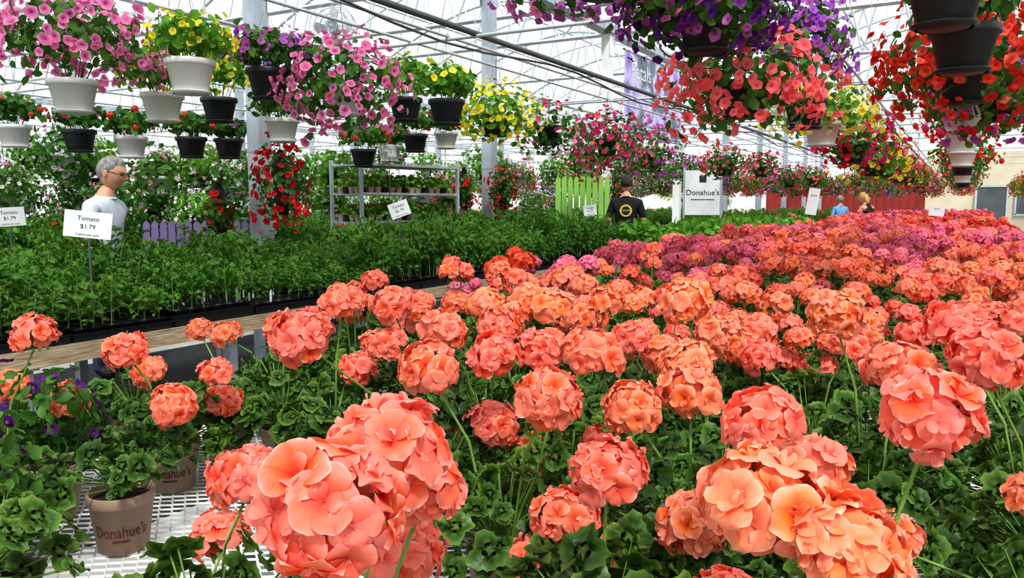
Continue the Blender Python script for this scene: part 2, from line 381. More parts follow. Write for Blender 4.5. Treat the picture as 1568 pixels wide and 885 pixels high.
def addtext(m,rz):
    t=text_t("Donahue's",.026); v=t['v'].copy(); r=.0585
    z=v[:,1]*1.25+.050; a=v[:,0]/r; rr=.0462+(z)*(.0577-.0459)/.0944+.0004
    v=np.stack([rr*np.sin(a),-rr*np.cos(a),z],1)@rotz(rz).T
    t['v']=v; m.add(t,mat=5)
    n=10; V=[]
    for k in range(n):
        aa=(-.5+k/(n-1))*.036/r
        for dz in(0,.0035):
            R2=.0462+(.03+dz)*.125+.0006; V.append((R2*math.sin(aa),-R2*math.cos(aa),.03+dz))
    T=tm(V,[(2*k,2*k+2,2*k+3,2*k+1) for k in range(n-1)]); T['v']=T['v']@rotz(rz).T; m.add(T,mat=5)
for k,(x,y) in enumerate(pots):
    near=fwd(x,y)<1.75
    top=.26 if x<-1.1 else .28
    nl=60 if x<-1.1 else 96
    if k==0: nl=34; top=.21
    um=G[k]
    if not um and k not in (0,5) and near is False: um=[(rnd.uniform(-.08,.08),rnd.uniform(-.08,.08),.36,.9)]
    m=geranium(100+k,0,um,nl,.125 if x<-1.1 else .145,top,lowleaf=.15 if k==0 else .10)
    if x<-1.1: addtext(m,math.radians(38)+rnd.uniform(-.2,.2) if k else math.radians(52))
    put('potted_geranium',m.mesh('potted_geranium',GM(M_salmon)+[M_print]),(x,y,BZ))
# geranium masses behind (linked meshes)
def gvar(seed,lod,n=5,hi=.41):
    q=random.Random(seed); um=[]
    for i in range(n):
        a=i*2.4+q.uniform(-.3,.3); r=q.uniform(.03,.12) if i else .02
        um.append((math.cos(a)*r,math.sin(a)*r,q.uniform(.25,hi),q.uniform(.62,1.05)))
    return geranium(seed,lod,um,56 if lod==1 else 28,.135,.275,ls=1.0 if lod==1 else 1.15)
V1=[gvar(300+i,1,q) for i,q in enumerate((3,3,4,2,4,4,3))]; V2=[gvar(320+i,2,q) for i,q in enumerate((4,4,5,4,5))]
def meshes(vs,name,pm): return [v.mesh(name,GM(pm)) for v in vs]
MS1=meshes(V1,'salmon_geranium',M_salmon);MS2=meshes(V2,'salmon_geranium',M_salmon)
MP1=meshes(V1,'pink_geranium',M_pinkg);MP2=meshes(V2,'pink_geranium',M_pinkg)
MR2=meshes(V2,'red_geranium',M_redg); MU2=meshes(V2[:2],'purple_geranium',M_pv)
par_s=empty('salmon_geranium_display'); par_p=empty('pink_geranium_display'); par_r=empty('red_geranium_display')
y=.9;row=0
while y<15:
    x=GX0+.16+(row%2)*.11
    while x<GX1-.1:
        xx=x+rnd.uniform(-.05,.05); yy=y+rnd.uniform(-.045,.045)
        ok=all((xx-a)**2+(yy-b)**2>.17**2 for a,b in pots)
        if fwd(xx,yy)>1.98 and ok:
            e=yy-.9*xx+rnd.uniform(-.9,.9); rz=rnd.uniform(0,6.28); s=rnd.uniform(.84,1.14)
            near=fwd(xx,yy)<4.4
            if e<5.0 or (yy>5 and rnd.random()<.28): par,ms,nm=par_s,(MS1 if near else MS2),'salmon_geranium'
            elif yy<9.6+rnd.uniform(-.8,.8)-xx: par,ms,nm=par_p,(MP1 if near else MP2),'pink_geranium'
            else: par,ms,nm=par_r,(MR2 if rnd.random()<.4+.25*(xx>-.8) else MU2[:1]+MS2[:3]+MP2[:3]),'red_geranium'
            if -2<xx<-1.7 and 2.9<yy<3.2: ms=MR2
            put(nm,rnd.choice(ms),(xx,yy,BZ),rz,s,par)
        x+=.25
    y+=.245; row+=1
bench('aisle_bench',2.1,3.4,3,24,False)
pr=empty('red_geranium_aisle_display')
for i in range(5):
    for j in range(70):
        put('red_geranium',rnd.choice(MR2 if j%14<9 else MP2),(2.25+i*.25,3.2+j*.29,BZ),rnd.uniform(0,6),1,pr)
# ------------------------------------------------------------------ flowers for baskets
def petunia(n=15,seed=0):
    V=[(0,0,-.45)];C=[0]; ph=seed*1.3
    for rr,z in((.22,-.25),(.6,0),(1,.03)):
        for k in range(n):
            a=2*math.pi*k/n; r=rr*(1+(.09*math.cos(5*a) if rr==1 else 0)); V.append((r*math.cos(a),r*math.sin(a),z+(.14*math.sin(3*a+ph) if rr==1 else 0))); C.append(rr)
    t=[(0,1+k,1+(k+1)%n) for k in range(n)]; q=[]
    for i in range(2):
        for k in range(n): q.append((1+i*n+k,1+(i+1)*n+k,1+(i+1)*n+(k+1)%n,1+i*n+(k+1)%n))
    return tm(V,q,t,c=C)
PET=[petunia(15,i) for i in range(3)]; PETL=[petunia(10,i) for i in range(2)]
def sleaf():
    V=[];C=[]
    for i,(u,w) in enumerate(((0,.08),(.3,.32),(.65,.34),(1,.03))):
        for s in(-1,0,1): V.append((w*s,u,.10*math.sin(u*3)+(.08 if s else 0))); C.append(u)
    return tm(V,gridfaces(4,3),c=C)
SL=sleaf()
def bpot(r=.135,h=.19):
    m=MB(); rb=r*.68
    m.add(lathe([(0,-h),(rb*.9,-h),(rb,-h+.008),(r*.93,-.035),(r*1.0,-.033),(r*1.03,-.03),(r*1.04,-.002),(r*1.02,0),(r*.95,0),(r*.93,-.03)],28),mat=0)
    m.add(lathe([(r*.95,-.02),(0,-.01)],20),mat=1)
    m.add(lathe([(rb*1.05,-h+.001),(rb*1.25,-h+.012),(rb*1.22,-h+.016),(rb*1.0,-h+.012)],24),mat=0)
    return m.tmpl()
BP=bpot()
# mats: 0 pot,1 soil,2 leaf,3 flowerA,4 flowerB,5 wire
def basket(seed,semi,cz,th=(0,115),nf=110,nl=260,fs=.034,ls=.06,hang=.5,kind='pet',pot=True,mixB=.0,lod=0,trail=0):
    q=random.Random(seed); m=MB()
    if pot: m.add(BP)
    if hang:
        for k in range(3):
            a=k*2.094; m.add(tube([(math.cos(a)*.135,math.sin(a)*.135,-.01),(math.cos(a)*.02,math.sin(a)*.02,hang-.06)],.0022,4),mat=5)
        m.add(tube([(0,0,hang-.07),(0,0,hang),(0.012,0,hang+.012),(0.022,0,hang)],.003,5),mat=5)
    t0,t1=math.cos(math.radians(th[0])),math.cos(math.radians(th[1]))
    ph=[q.uniform(0,6.28) for _ in range(6)]
    def pt(rho):
        ct=q.uniform(t1,t0); st=math.sqrt(1-ct*ct); a=q.uniform(0,6.28)
        d=np.array([st*math.cos(a),st*math.sin(a),ct])
        lump=1+.10*math.sin(3*a+ph[0])+.10*math.sin(5*a+ph[1]+ct*3)+.08*math.sin(ct*7+ph[2]+2*a)
        p=d*np.array(semi)*rho*lump+np.array([0,0,cz])
        if trail and st>.6 and q.random()<.45: p[2]-=q.random()*trail
        return p,d
    for i in range(nl):
        p,d=pt(q.uniform(.45,1.0)); dd=nrm(d+np.array([q.uniform(-.7,.7) for _ in range(3)]))
        m.add(SL,basis(dd,q.uniform(0,6.28)),p,sc=ls*q.uniform(.6,1.2),mat=2,g=q.random()*.9)
    for k in range(14):
        p,d=pt(.8); m.add(tube([(d[0]*.06,d[1]*.06,-.02),(d[0]*.12,d[1]*.12,.05+p[2]*.3),tuple(p)],.003,3),mat=2)
    P=PETL if lod else PET
    for i in range(nf):
        p,d=pt(q.uniform(.90,1.12)); dd=nrm(d+np.array([q.uniform(-.6,.6) for _ in range(3)]))
        mt=4 if q.random()<mixB else 3
        if kind=='pet': m.add(P[i%2],basis(dd,q.uniform(0,6.28)),p,sc=fs*q.uniform(.7,1.12)*np.array([1,q.uniform(.75,1),1]),mat=mt,g=q.random()**1.5*.9)
        else:
            m.add(UMB[2][i%4],basis(nrm(dd+np.array([0,0,.5])),q.uniform(0,6)),p,sc=fs*q.uniform(.8,1.15),mat=mt)
    return m
def bm(name,m,pot,leaf,fa,fb=None): return m.mesh(name,[pot,M_soil,leaf,fa,fb or fa,M_wire])
RAILZ=2.67
def B(name,x,y,z,pot,fa,fb,semi,cz,mode='up',nf=110,leaf=None,fs=.034,mixB=.3,kind='pet',th=None,nl=300,trail=0,haspot=True,hang=None,seed=None):
    h=(RAILZ-z) if hang is None else hang
    if h>.75: h=.5
    th=th or ((0,112) if mode=='up' else (0,150))
    m=basket(seed or int(abs(x*1000+y*77+z*13)),semi,cz,th,nf,nl,fs,.065,h,kind,haspot,mixB,trail=trail)
    return put(name,bm(name,m,pot,leaf or M_bleaf,fa,fb),(x,y,z))
W_,K_=M_potW,M_potB
B('pink_petunia_basket',-4.52,2.84,2.13,W_,M_lpink,M_lpink,(.43,.43,.27),.22,nf=300,fs=.034,nl=420,trail=.14)
B('yellow_petunia_basket',-3.86,3.12,2.23,W_,M_yel,M_yel,(.23,.23,.15),.10,nf=80,leaf=M_lleaf,fs=.025)
B('mixed_petunia_basket',-4.69,3.56,2.15,W_,M_lpink,M_yel,(.28,.28,.17),.12,nf=70,leaf=M_lleaf,mixB=.35,fs=.03)
B('yellow_petunia_basket',-5.10,4.38,2.24,K_,M_yel,M_yel,(.26,.26,.25),.2,nf=80,leaf=M_lleaf,fs=.027)
B('purple_petunia_basket',-3.85,3.70,2.26,K_,M_pv,M_purp,(.25,.25,.14),.1,nf=110,fs=.028,mixB=.3)
B('pink_petunia_basket',-3.44,3.92,2.16,W_,M_lpink,M_lpink,(.38,.38,.32),-.0,mode='tr',nf=270,nl=420,fs=.032)
B('foliage_basket',-4.89,4.83,2.11,W_,M_lpink,M_white,(.25,.25,.15),.1,nf=20)
B('foliage_basket',-4.02,5.34,2.28,K_,M_yel,M_white,(.27,.27,.18),.14,nf=14,leaf=M_lleaf)
B('foliage_basket',-3.44,5.08,2.20,K_,M_yel,M_yel,(.24,.24,.15),.1,nf=12,leaf=M_lleaf,fs=.028)
B('yellow_petunia_basket',-3.63,6.13,2.20,K_,M_yel,M_yel,(.34,.34,.28),-.0,mode='tr',nf=240,leaf=M_lleaf,fs=.028)
B('white_petunia_basket',-3.68,7.26,2.20,K_,M_white,M_mag,(.36,.36,.34),-.05,mode='tr',nf=110,mixB=.35)
B('magenta_petunia_basket',-3.56,8.48,2.15,K_,M_mag,M_coral,(.44,.44,.34),0,mode='tr',nf=230,mixB=.15)
B('purple_petunia_basket',-3.45,9.69,2.05,K_,M_pv,M_lpink,(.38,.38,.36),0,mode='tr',nf=110)
B('coral_petunia_basket',-3.18,12.14,2.03,K_,M_coral,M_mag,(.38,.38,.26),0,mode='tr',nf=110)
B('coral_petunia_basket',-3.16,14.47,2.08,K_,M_coral,M_mag,(.34,.34,.26),0,mode='tr',nf=90)
B('magenta_petunia_basket',-3.09,16.8,1.94,K_,M_mag,M_mag,(.34,.34,.26),0,mode='tr',nf=80)
B('coral_petunia_basket',-2.86,18.1,1.97,K_,M_coral,M_red,(.36,.36,.26),0,mode='tr',nf=80)
B('red_geranium_basket',-7.11,3.92,2.09,W_,M_redg,M_redg,(.24,.24,.13),.12,nf=14,fs=.5,kind='ger',hang=.55)
B('white_petunia_basket',-6.62,4.19,2.05,K_,M_white,M_mag,(.22,.22,.13),.1,nf=26,fs=.025,hang=.6,mixB=.5)
B('red_geranium_basket',-6.41,4.53,2.01,W_,M_redg,M_redg,(.22,.22,.12),.1,nf=10,fs=.5,kind='ger',hang=.6)
B('red_geranium_basket',-6.21,5.0,2.03,K_,M_redg,M_redg,(.20,.20,.12),.1,nf=9,fs=.5,kind='ger',hang=.6)
B('purple_petunia_basket',-6.15,5.38,2.04,K_,M_purp,M_pv,(.19,.19,.1),.08,nf=34,fs=.025,hang=.6)
B('red_geranium_basket',-5.62,6.71,2.0,K_,M_redg,M_redg,(.26,.26,.16),.12,nf=10,fs=.5,kind='ger',hang=.6)
B('pink_petunia_basket',-5.69,7.25,2.08,W_,M_coral,M_lpink,(.24,.24,.13),.1,nf=30,hang=.58)
B('red_geranium_basket',-5.15,7.59,2.23,W_,M_redg,M_redg,(.24,.24,.13),.1,nf=9,fs=.5,kind='ger')
B('foliage_basket',-5.15,7.0,2.16,K_,M_redg,M_redg,(.26,.26,.16),.12,nf=6,fs=.5,kind='ger')
def pouch(name,x,y,z,fa,semi,nf,seed):
    m=basket(seed,semi,0,(0,165),nf,300,.034,.06,0,'pet',False,.1)
    m.add(tube([(0,0,.30),(-.02,.03,.22),(-.02,.03,-.1),(0,.02,-.25)],[.02,.055,.07,.04],10,cap=True),mat=0)
    m.add(tube([(0,0,.30),(-.06,.08,.50)],.004,5),mat=0)
    return put(name,bm(name,m,M_potB,M_bleaf,fa,M_redg),(x,y,z))
pouch('red_flower_pouch',-5.12,5.02,1.58,M_red,(.24,.24,.38),130,5)
pouch('red_flower_pouch',-5.72,4.86,1.32,M_red,(.12,.12,.2),26,6)
pouch('red_flower_pouch',-5.20,8.95,1.60,M_red,(.20,.20,.32),75,7)
pouch('red_flower_pouch',-5.80,8.96,1.6,M_red,(.14,.14,.3),30,8)
pouch('red_flower_pouch',-5.25,12.95,1.6,M_red,(.2,.2,.3),45,9)
# centre-right rows
B('pink_violet_petunia_basket',-1.42,3.30,2.50,K_,M_pv,M_lpink,(.52,.52,.24),-.04,mode='tr',nf=380,nl=600,fs=.028,mixB=.25,th=(0,155),hang=.30)
B('violet_petunia_basket',-1.08,3.72,2.30,K_,M_deep,M_pv,(.36,.36,.21),-.01,mode='tr',nf=290,nl=460,fs=.029,mixB=.3,th=(0,140))
B('coral_petunia_basket',-1.04,4.33,2.06,K_,M_coral,M_coral,(.42,.42,.24),.00,mode='tr',nf=300,nl=380,fs=.031,th=(0,135),trail=.16)
B('purple_petunia_basket',-.95,5.60,2.10,K_,M_purp,M_pv,(.27,.27,.40),.30,nf=190,mixB=.3,fs=.031,hang=.57)
B('cream_petunia_basket',-.99,6.60,2.05,W_,M_cream,M_yel,(.38,.38,.24),.04,mode='tr',nf=220,leaf=M_lleaf,mixB=.3,th=(0,130),fs=.03)
B('red_petunia_basket',-.93,8.0,1.98,K_,M_mag,M_red,(.36,.36,.28),.05,mode='tr',nf=160,mixB=.5)
B('yellow_red_petunia_basket',-.90,9.8,1.92,K_,M_yel,M_red,(.38,.38,.28),.03,mode='tr',nf=110,mixB=.4,leaf=M_lleaf)
B('pink_petunia_basket',-.9,11.6,1.96,K_,M_coral,M_mag,(.34,.34,.26),0,mode='tr',nf=100)
B('yellow_petunia_basket',-.9,13.5,1.93,K_,M_yel,M_coral,(.34,.34,.26),0,mode='tr',nf=80,mixB=.5)
B('red_petunia_basket',-.9,15.5,1.93,K_,M_red,M_coral,(.36,.36,.26),0,mode='tr',nf=80)
B('pink_petunia_basket',-.9,17.8,1.93,K_,M_coral,M_coral,(.36,.36,.26),0,mode='tr',nf=60)
# right aisle row
B('pink_petunia_basket',-.10,3.35,2.24,K_,M_lpink,M_lpink,(.48,.42,.17),.13,nf=260,fs=.029,th=(0,112))
B('foliage_basket',-.04,3.95,2.16,K_,M_redg,M_red,(.20,.20,.14),.12,nf=10)
B('red_petunia_basket',-.04,5.1,2.15,K_,M_red,M_redg,(.44,.44,.28),.04,mode='tr',nf=400,fs=.032,nl=420,th=(0,138),trail=.14)
B('purple_petunia_basket',.16,5.9,2.12,K_,M_pv,M_red,(.36,.36,.30),-.04,mode='tr',nf=190,mixB=.25)
B('red_petunia_basket',-.05,6.3,2.09,W_,M_red,M_coral,(.30,.30,.20),.16,nf=120)
B('red_petunia_basket',-.05,7.68,2.02,W_,M_red,M_mag,(.34,.34,.2),.16,nf=110)
B('red_petunia_basket',-.05,9.2,1.98,W_,M_redg,M_red,(.36,.36,.22),.16,nf=90)
B('red_petunia_basket',-.05,11.0,1.95,K_,M_red,M_red,(.36,.36,.26),.05,nf=80)
B('pink_petunia_basket',-.05,13.5,1.92,W_,M_coral,M_coral,(.36,.36,.26),.05,nf=60)
B('red_petunia_basket',-.05,16.5,1.90,K_,M_red,M_coral,(.36,.36,.26),.05,nf=60)
# distant hanging baskets in linked meshes
far=[]
for i,(fa,fb,lf) in enumerate([(M_white,M_lpink,M_bleaf),(M_lpink,M_mag,M_bleaf),(M_coral,M_red,M_bleaf),(M_yel,M_white,M_lleaf),(M_purp,M_pv,M_bleaf),(M_white,M_white,M_lleaf),(M_red,M_redg,M_bleaf)]):
    m=basket(700+i,(.34,.34,.34),0,(0,150),70 if i in(0,5) else 90,330,.025 if i in(0,5) else .034,.075,.5,'pet',True,.3,lod=1)
    far.append(bm('distant_petunia_basket',m,K_ if i%2 else W_,lf,fa,fb))
pf=empty('distant_hanging_baskets')
for (x,y,z,k,s) in [(-8.88,5.45,1.99,0,1.1),(-9.03,5.93,1.9,5,1.1),(-8.41,6.26,1.75,0,1.15),(-8.43,6.84,1.84,5,1.1),(-8.06,7.02,1.64,0,1.0),(-7.0,6.6,1.75,0,.95),(-7.1,7.9,1.85,5,.95),(-9.2,4.9,1.55,0,1.1),(-8.9,6.6,1.45,5,1.0),(-8.3,5.6,1.45,0,1.),(-7.9,6.4,1.3,5,.95),(-7.7,7.7,1.75,0,1.1),(-7.6,8.4,1.5,5,1.1),(-8.6,4.2,1.7,0,1.0),(-7.9,7.2,1.25,0,.9)]:
    put('distant_petunia_basket',far[k],(x,y,z),rnd.uniform(0,6),s,pf)
for X in (-7.4,-9.6,-11.6,-13.2,-17):
    yy=6+rnd.random()
    while yy<32:
        if not(X>-8 and yy<9): put('distant_petunia_basket',rnd.choice(far[:1]*3+far[5:6]*2+far[1:2] if X>-8 or yy<14 else far),(X+rnd.uniform(-.2,.2),yy,rnd.choice((2.1,2.0,1.5))+rnd.uniform(-.1,.1)),rnd.uniform(0,6),rnd.uniform(.85,1.2),pf)
        yy+=rnd.uniform(.8,1.3)
for X in (-3.2,-4.7,-5.0,-2.1,-.9,-.05,1.5):
    yy=18+rnd.random() if X not in(-2.1,1.5) else 20
    while yy<33:
        put('distant_petunia_basket',rnd.choice(far[1:3]+far[6:]+far[1:5]),(X,yy,1.95+rnd.uniform(-.08,.08)),rnd.uniform(0,6),.9,pf); yy+=rnd.uniform(1.5,2.2)
for yy in (10.6,11.8,13.3,14.6,16,17.4): put('distant_petunia_basket',rnd.choice(far),(-4.7+rnd.uniform(-.1,.1),yy,2.05),0,.95,pf)
for X,y0 in ((-9.6,2),(-11.6,3.5),(-13.2,5)):
    for k in range(5): put('distant_petunia_basket',rnd.choice(far[:1]*3+far[5:6]*2),(X,y0+k*1.0,rnd.choice((2.0,1.5))+rnd.uniform(-.25,.1)),k,1,pf)
# ------------------------------------------------------------------ tomato trays
def tomato(seed,H):
    q=random.Random(seed); m=MB()
    lx,ly=q.uniform(-.03,.03),q.uniform(-.03,.03)
    m.add(tube([(0,0,0),(lx*.4,ly*.4,H*.5),(lx,ly,H)],[.003,.0025,.0015],4),mat=1)
    for i in range(9):
        a=i*2.4+q.uniform(-.4,.4); z=H*(.28+.74*i/9); Lc=q.uniform(.06,.12)*(1.1-.4*i/9)
        dr=np.array([math.cos(a),math.sin(a),0]); b=np.array([lx*z/H,ly*z/H,z])
        P=[b,b+dr*Lc*.5+np.array([0,0,.035]),b+dr*Lc+np.array([0,0,.03-q.uniform(0,.07)])]
        m.add(tube(P,.0013,3),mat=1); gg=q.random()*.7*(1-.5*i/9)
        side=np.array([-dr[1],dr[0],0])
        for k in range(7):
            u=1 if k==6 else .35+.2*(k//2)
            p=P[0]*(1-u)**2+2*P[1]*u*(1-u)+P[2]*u*u+np.array([0,0,.004])
            f=dr if k==6 else nrm(dr*.4+side*(1 if k%2 else -1))
            nz=nrm(np.array([0,0,1.])+.7*np.array([q.uniform(-1,1),q.uniform(-1,1),0])+.4*dr); x=nrm(np.cross(f,nz)); f2=nrm(np.cross(nz,x))
            m.add(SL,np.stack([x,f2,nz],1),p,sc=q.uniform(.026,.046)*np.array([.8,1,1.2]),mat=0,g=gg+q.random()*.3)
    return m.tmpl()
TOM=[tomato(i,.15+.018*(i%6)) for i in range(10)]
def traym(seed,hs,dens=1.0,smax=1.25):
    q=random.Random(seed); m=MB(); w,l=.27,.54
    for sx in(-1,1): m.add(box(sx*w/2,0,.03,.006,l,.06),mat=2); m.add(box(0,sx*l/2,.03,w,.006,.06),mat=2); m.add(box(sx*(w/2+.006),0,.058,.016,l+.02,.004),mat=2)
    m.add(box(0,0,.003,w,l,.004),mat=2)
    for i in range(3):
        for j in range(6):
            x=(i-1)*.088; y=(j-2.5)*.088; r=.056
            m.add(lathe([(r*.75,.006),(r,.078),(r*1.03,.08),(r*.93,.08),(r*.9,.072)],4),R=rotz(math.pi/4),p=(x,y,0),mat=2)
            m.add(lathe([(r*.93,.071),(0,.074)],4),R=rotz(math.pi/4),p=(x,y,0),mat=3)
            if q.random()<dens: m.add(q.choice(TOM),rotz(q.uniform(0,6.28)),(x+q.uniform(-.02,.02),y+q.uniform(-.02,.02),.072),sc=np.array([1,1,hs*q.uniform(.8,1.2)])*q.uniform(.7,smax))
            if q.random()<.12: m.add(box(x+.03,y,.11,.014,.002,.07),mat=4)
    return m.mesh('tomato_seedling_tray',[M_tleaf,M_stem,M_black,M_soil,M_card])
TR=[traym(i,1.0) for i in range(5)]; TR2=[traym(i+5,1.4) for i in range(4)]; TR0=[traym(i+15,1.15,.72,1.0) for i in range(4)]
pt_=empty('tomato_seedling_trays')
for j in range(19):
    yy=-.3+j*.56
    for i in range(6):
        tall=yy>5.2 or i>=3
        ms=TR2 if tall else TR
        if i<=1 and yy<4.6 and (i==0 or rnd.random()<.5): ms=TR0
        put('tomato_seedling_tray',rnd.choice(ms),(LX1-.14-i*.283,yy,BZ),rnd.choice((0,math.pi)),(1,1,rnd.uniform(.78,1.25) if yy<7 else rnd.uniform(.85,1.3)),pt_)
# ------------------------------------------------------------------ more benches & plants in the background
bench('display_bench',-9.9,-8.0,2.0,30,False); bench('display_bench',-13.3,-11.4,2.0,30,False); bench('display_bench',-5.2,-3.3,17,30,False); bench('display_bench',-2.3,.5,17,28,False)
pg=empty('background_bench_plants')
for (x0,x1,y0,y1,ms,dn) in ((-9.8,-8.1,2.2,30,TR2+TR2+MR2[:1]+MP2[:1],.42),(-13.2,-11.5,2.2,30,TR2+MP2[:1],.5),(-5.1,-3.4,17.2,30,TR2+MR2[:1]+MP2[:1],.4),(-2.2,.4,17.2,28,MR2+MU2+MP2,.34)):
    x=x0+.15
    while x<x1:
        y=y0
        while y<y1: put('bench_plant',rnd.choice(ms),(x,y,BZ),rnd.choice((0,math.pi)),rnd.uniform(.95,1.2),pg); y+=dn if dn<.4 else .55
        x+=dn*.8
m=MB(); q=random.Random(3)
m.add(pot_t(.07,.15,3,4))
for i in range(80):
    a=q.uniform(0,6.28);r=.12*math.sqrt(q.random());z=q.uniform(.15,.36)
    m.add(SL,basis(nrm((math.cos(a),math.sin(a),q.uniform(.1,1.5))),q.uniform(0,6)),(math.cos(a)*r,math.sin(a)*r,z),sc=.07,mat=0,g=q.random())
me_pp=m.mesh('herb_in_purple_pot',[M_lleaf,M_stem,M_gleaf,M_potP,M_soil])
bench('herb_bench',-3.35,-2.2,8.1,14.5,False)
ph_=empty('potted_herb_display')
for i in range(5):
    for j in range(26): put('herb_in_purple_pot',me_pp,(-3.2+i*.21,8.3+j*.235,BZ),rnd.uniform(0,6),rnd.uniform(.95,1.3),ph_)
# ------------------------------------------------------------------ greenhouse shell
Yb,Ye=-4.8,37.2
GUT=[3.6,-5.55,-14.7,-23.85]; GZ=4.35; RZ=6.3
mt=[M_truss,M_galv]
def arch(x0,x1,s):
    x=x0+(x1-x0)*s; u=2*abs(s-.5); return x,GZ+.15+(RZ-GZ-.15)*(1-u**1.7)
def trussm():
    m=MB(); x0,x1=0,-9.15; n=10
    m.add(bar((x0,0,GZ),(x1,0,GZ),.055)); pts=[arch(x0,x1,i/24) for i in range(25)]
    m.add(tube([(p[0],0,p[1]) for p in pts],.03,4))
    for i in range(n):
        a=i/n;b=(i+.5)/n;c=(i+1)/n
        pa=arch(x0,x1,b); xa=x0+(x1-x0)*a; xc=x0+(x1-x0)*c
        m.add(bar((xa,0,GZ),(pa[0],0,pa[1]),.026)); m.add(bar((pa[0],0,pa[1]),(xc,0,GZ),.026))
    return m.mesh('roof_truss',mt,False)
TM=trussm(); pfz=empty('roof_truss_frame')
y=-2.8;k=0
while y<37.3:
    for g in GUT[:3]: put('roof_truss',TM,(g,y,0),0,1,pfz)
    y+=2.0 if y<13 else 4.0
m=MB()
for g in GUT[:3]:
    for s in (.12,.31,.5,.69,.88):
        x,z=arch(g,g-9.15,s); m.add(bar((x,Yb,z-.04),(x,Ye,z-.04),.034))
    y=-4.8
    while y<37.3:
        pts=[arch(g,g-9.15,i/24) for i in range(25)]; m.add(tube([(p[0],y,p[1]+.02) for p in pts],.02,4)); y+=2
put('roof_purlins',m.mesh('roof_purlins',mt,False))
m=MB()
for g in GUT: m.add(box(g,(Yb+Ye)/2,GZ+.08,.22,Ye-Yb,.14))
put('roof_gutters',m.mesh('roof_gutters',[M_galv],False))
def colm(w,white=False):
    m=MB(); m.add(box(0,0,GZ/2,w,w,GZ)); m.add(box(0,0,.012,w*1.3,w*1.3,.024))
    for dx in(-1,1): m.add(box(dx*(w/2+.004),0,GZ-.2,.01,w*1.3,.35))
    for z in (1.0,1.9,2.8): m.add(box(0,0,z,w+.012,w+.012,.03))
    return m.mesh('steel_column',[M_brownw if white else M_galv],False)
C1=colm(.15);C2=colm(.15,True)
for gi,g in enumerate(GUT):
    for k in range(10):
        put('steel_column',C2 if (gi==1 and k in(3,4)) else C1,(g,1.2+4*k,0))
m=MB()
for g in GUT[:3]:
    V=[]
    for i in range(25):
        x,z=arch(g,g-9.15,i/24)
        V+=[(x,Yb,z+.05),(x,Ye,z+.05)]
    m.add(tm(V,gridfaces(25,2)))
put('ceiling',m.mesh('ceiling',[M_film]))
def wallm(name,a,b):
    m=MB(); a=np.array(a,float); b=np.array(b,float); d=b-a; L=np.linalg.norm(d)
    V=[(a[0],a[1],0),(b[0],b[1],0),(b[0],b[1],GZ+.1),(a[0],a[1],GZ+.1)]
    m.add(tm(V,[(0,1,2,3)]),mat=0)
    n=int(L/2)
    for i in range(n+1):
        p=a+d*i/n; m.add(box(p[0],p[1],GZ/2,.06,.06,GZ),mat=1)
    for z in(.9,2.2,3.4): m.add(bar((a[0],a[1],z),(b[0],b[1],z),.05),mat=1)
    m.add(bar((a[0],a[1],.15),(b[0],b[1],.15),.3),mat=1)
    put(name,m.mesh(name,[M_wfilm,M_galv],False))
wallm('wall_left',(-23.95,Yb),(-23.95,Ye)); wallm('wall_right',(3.75,Yb),(3.75,Ye)); wallm('wall_back',(-23.95,Yb-.05),(3.75,Yb-.05))
m=MB(); ye=Ye+.1
m.add(box(-4.65,ye,1.1,6.4,.12,2.2),mat=0); m.add(box(-15.9,ye,.6,16.1,.12,1.2),mat=1)
for i in range(21): m.add(box(-7.75+i*.3,ye-.07,1.1,.05,.03,2.18),mat=0)
m.add(box(-12.7,ye,2.25,22.5,.2,.10),mat=3)
m.add(box(-15.9,ye,1.7,16.1,.05,1.05),mat=4)
m.add(box(1.15,ye,1.75,5.2,.2,3.5),mat=1)
m.add(box(.9,ye-.12,1.05,1.0,.06,2.1),mat=2); m.add(box(2.3,ye-.12,1.6,1.1,.06,1.1),mat=2)
for (x,z,w,h) in((.9,2.13,1.16,.07),(.36,1.05,.08,2.14),(1.44,1.05,.08,2.14),(2.3,2.2,1.26,.08),(2.3,1.0,1.26,.08),(1.72,1.6,.06,1.2),(2.88,1.6,.06,1.2),(2.3,1.6,.04,1.1)): m.add(box(x,ye-.16,z,w,.06,h),mat=3)
V=[(-24,ye,2.2),(4,ye,2.2),(4,ye,6.3),(-24,ye,6.3)]; m.add(tm(V,[(0,1,2,3)]),mat=4)
for i in range(15): m.add(box(-23.8+i*2,ye,4.0,.07,.07,4.4),mat=3)
put('wall_end',m.mesh('wall_end',[M_redw,M_beige,M_glassd,M_truss,M_wfilm],False))
m=MB(); m.add(box(-10,16,-.05,29,44,.1)); put('floor',m.mesh('floor',[M_conc],False))
m=MB(); m.add(box(-4.9,5,.004,3.6,13,.008)); m.add(box(-.75,8,.004,2.3,15.6,.008)); put('bench_shade_sheet',m.mesh('bench_shade_sheet',[M_shade],False))  # dark sheets added on the floor to imitate shade below the benches
M_out=solid('outside_grass',(.22,.26,.12),.9,0,.2,.3)
m=MB(); m.add(box(-10,16,-.2,160,160,.1)); put('outside_ground',m.mesh('outside_ground',[M_out],False))
m=MB()
for x,r,mm in ((-3.26,.024,0),(-3.5,.012,1),(-3.86,.012,1),(-4.6,.012,1),(-5.1,.012,1),(-1.15,.022,0),(-1.0,.012,1),(-.04,.012,1),(-6.3,.012,1),(-7.0,.012,1),(-8.6,.012,1),(-9.6,.012,1),(-11.6,.012,1),(-13.2,.012,1)):
    m.add(tube([(x,Yb,RAILZ+.02),(x,Ye,RAILZ+.02)],r,8),mat=mm)
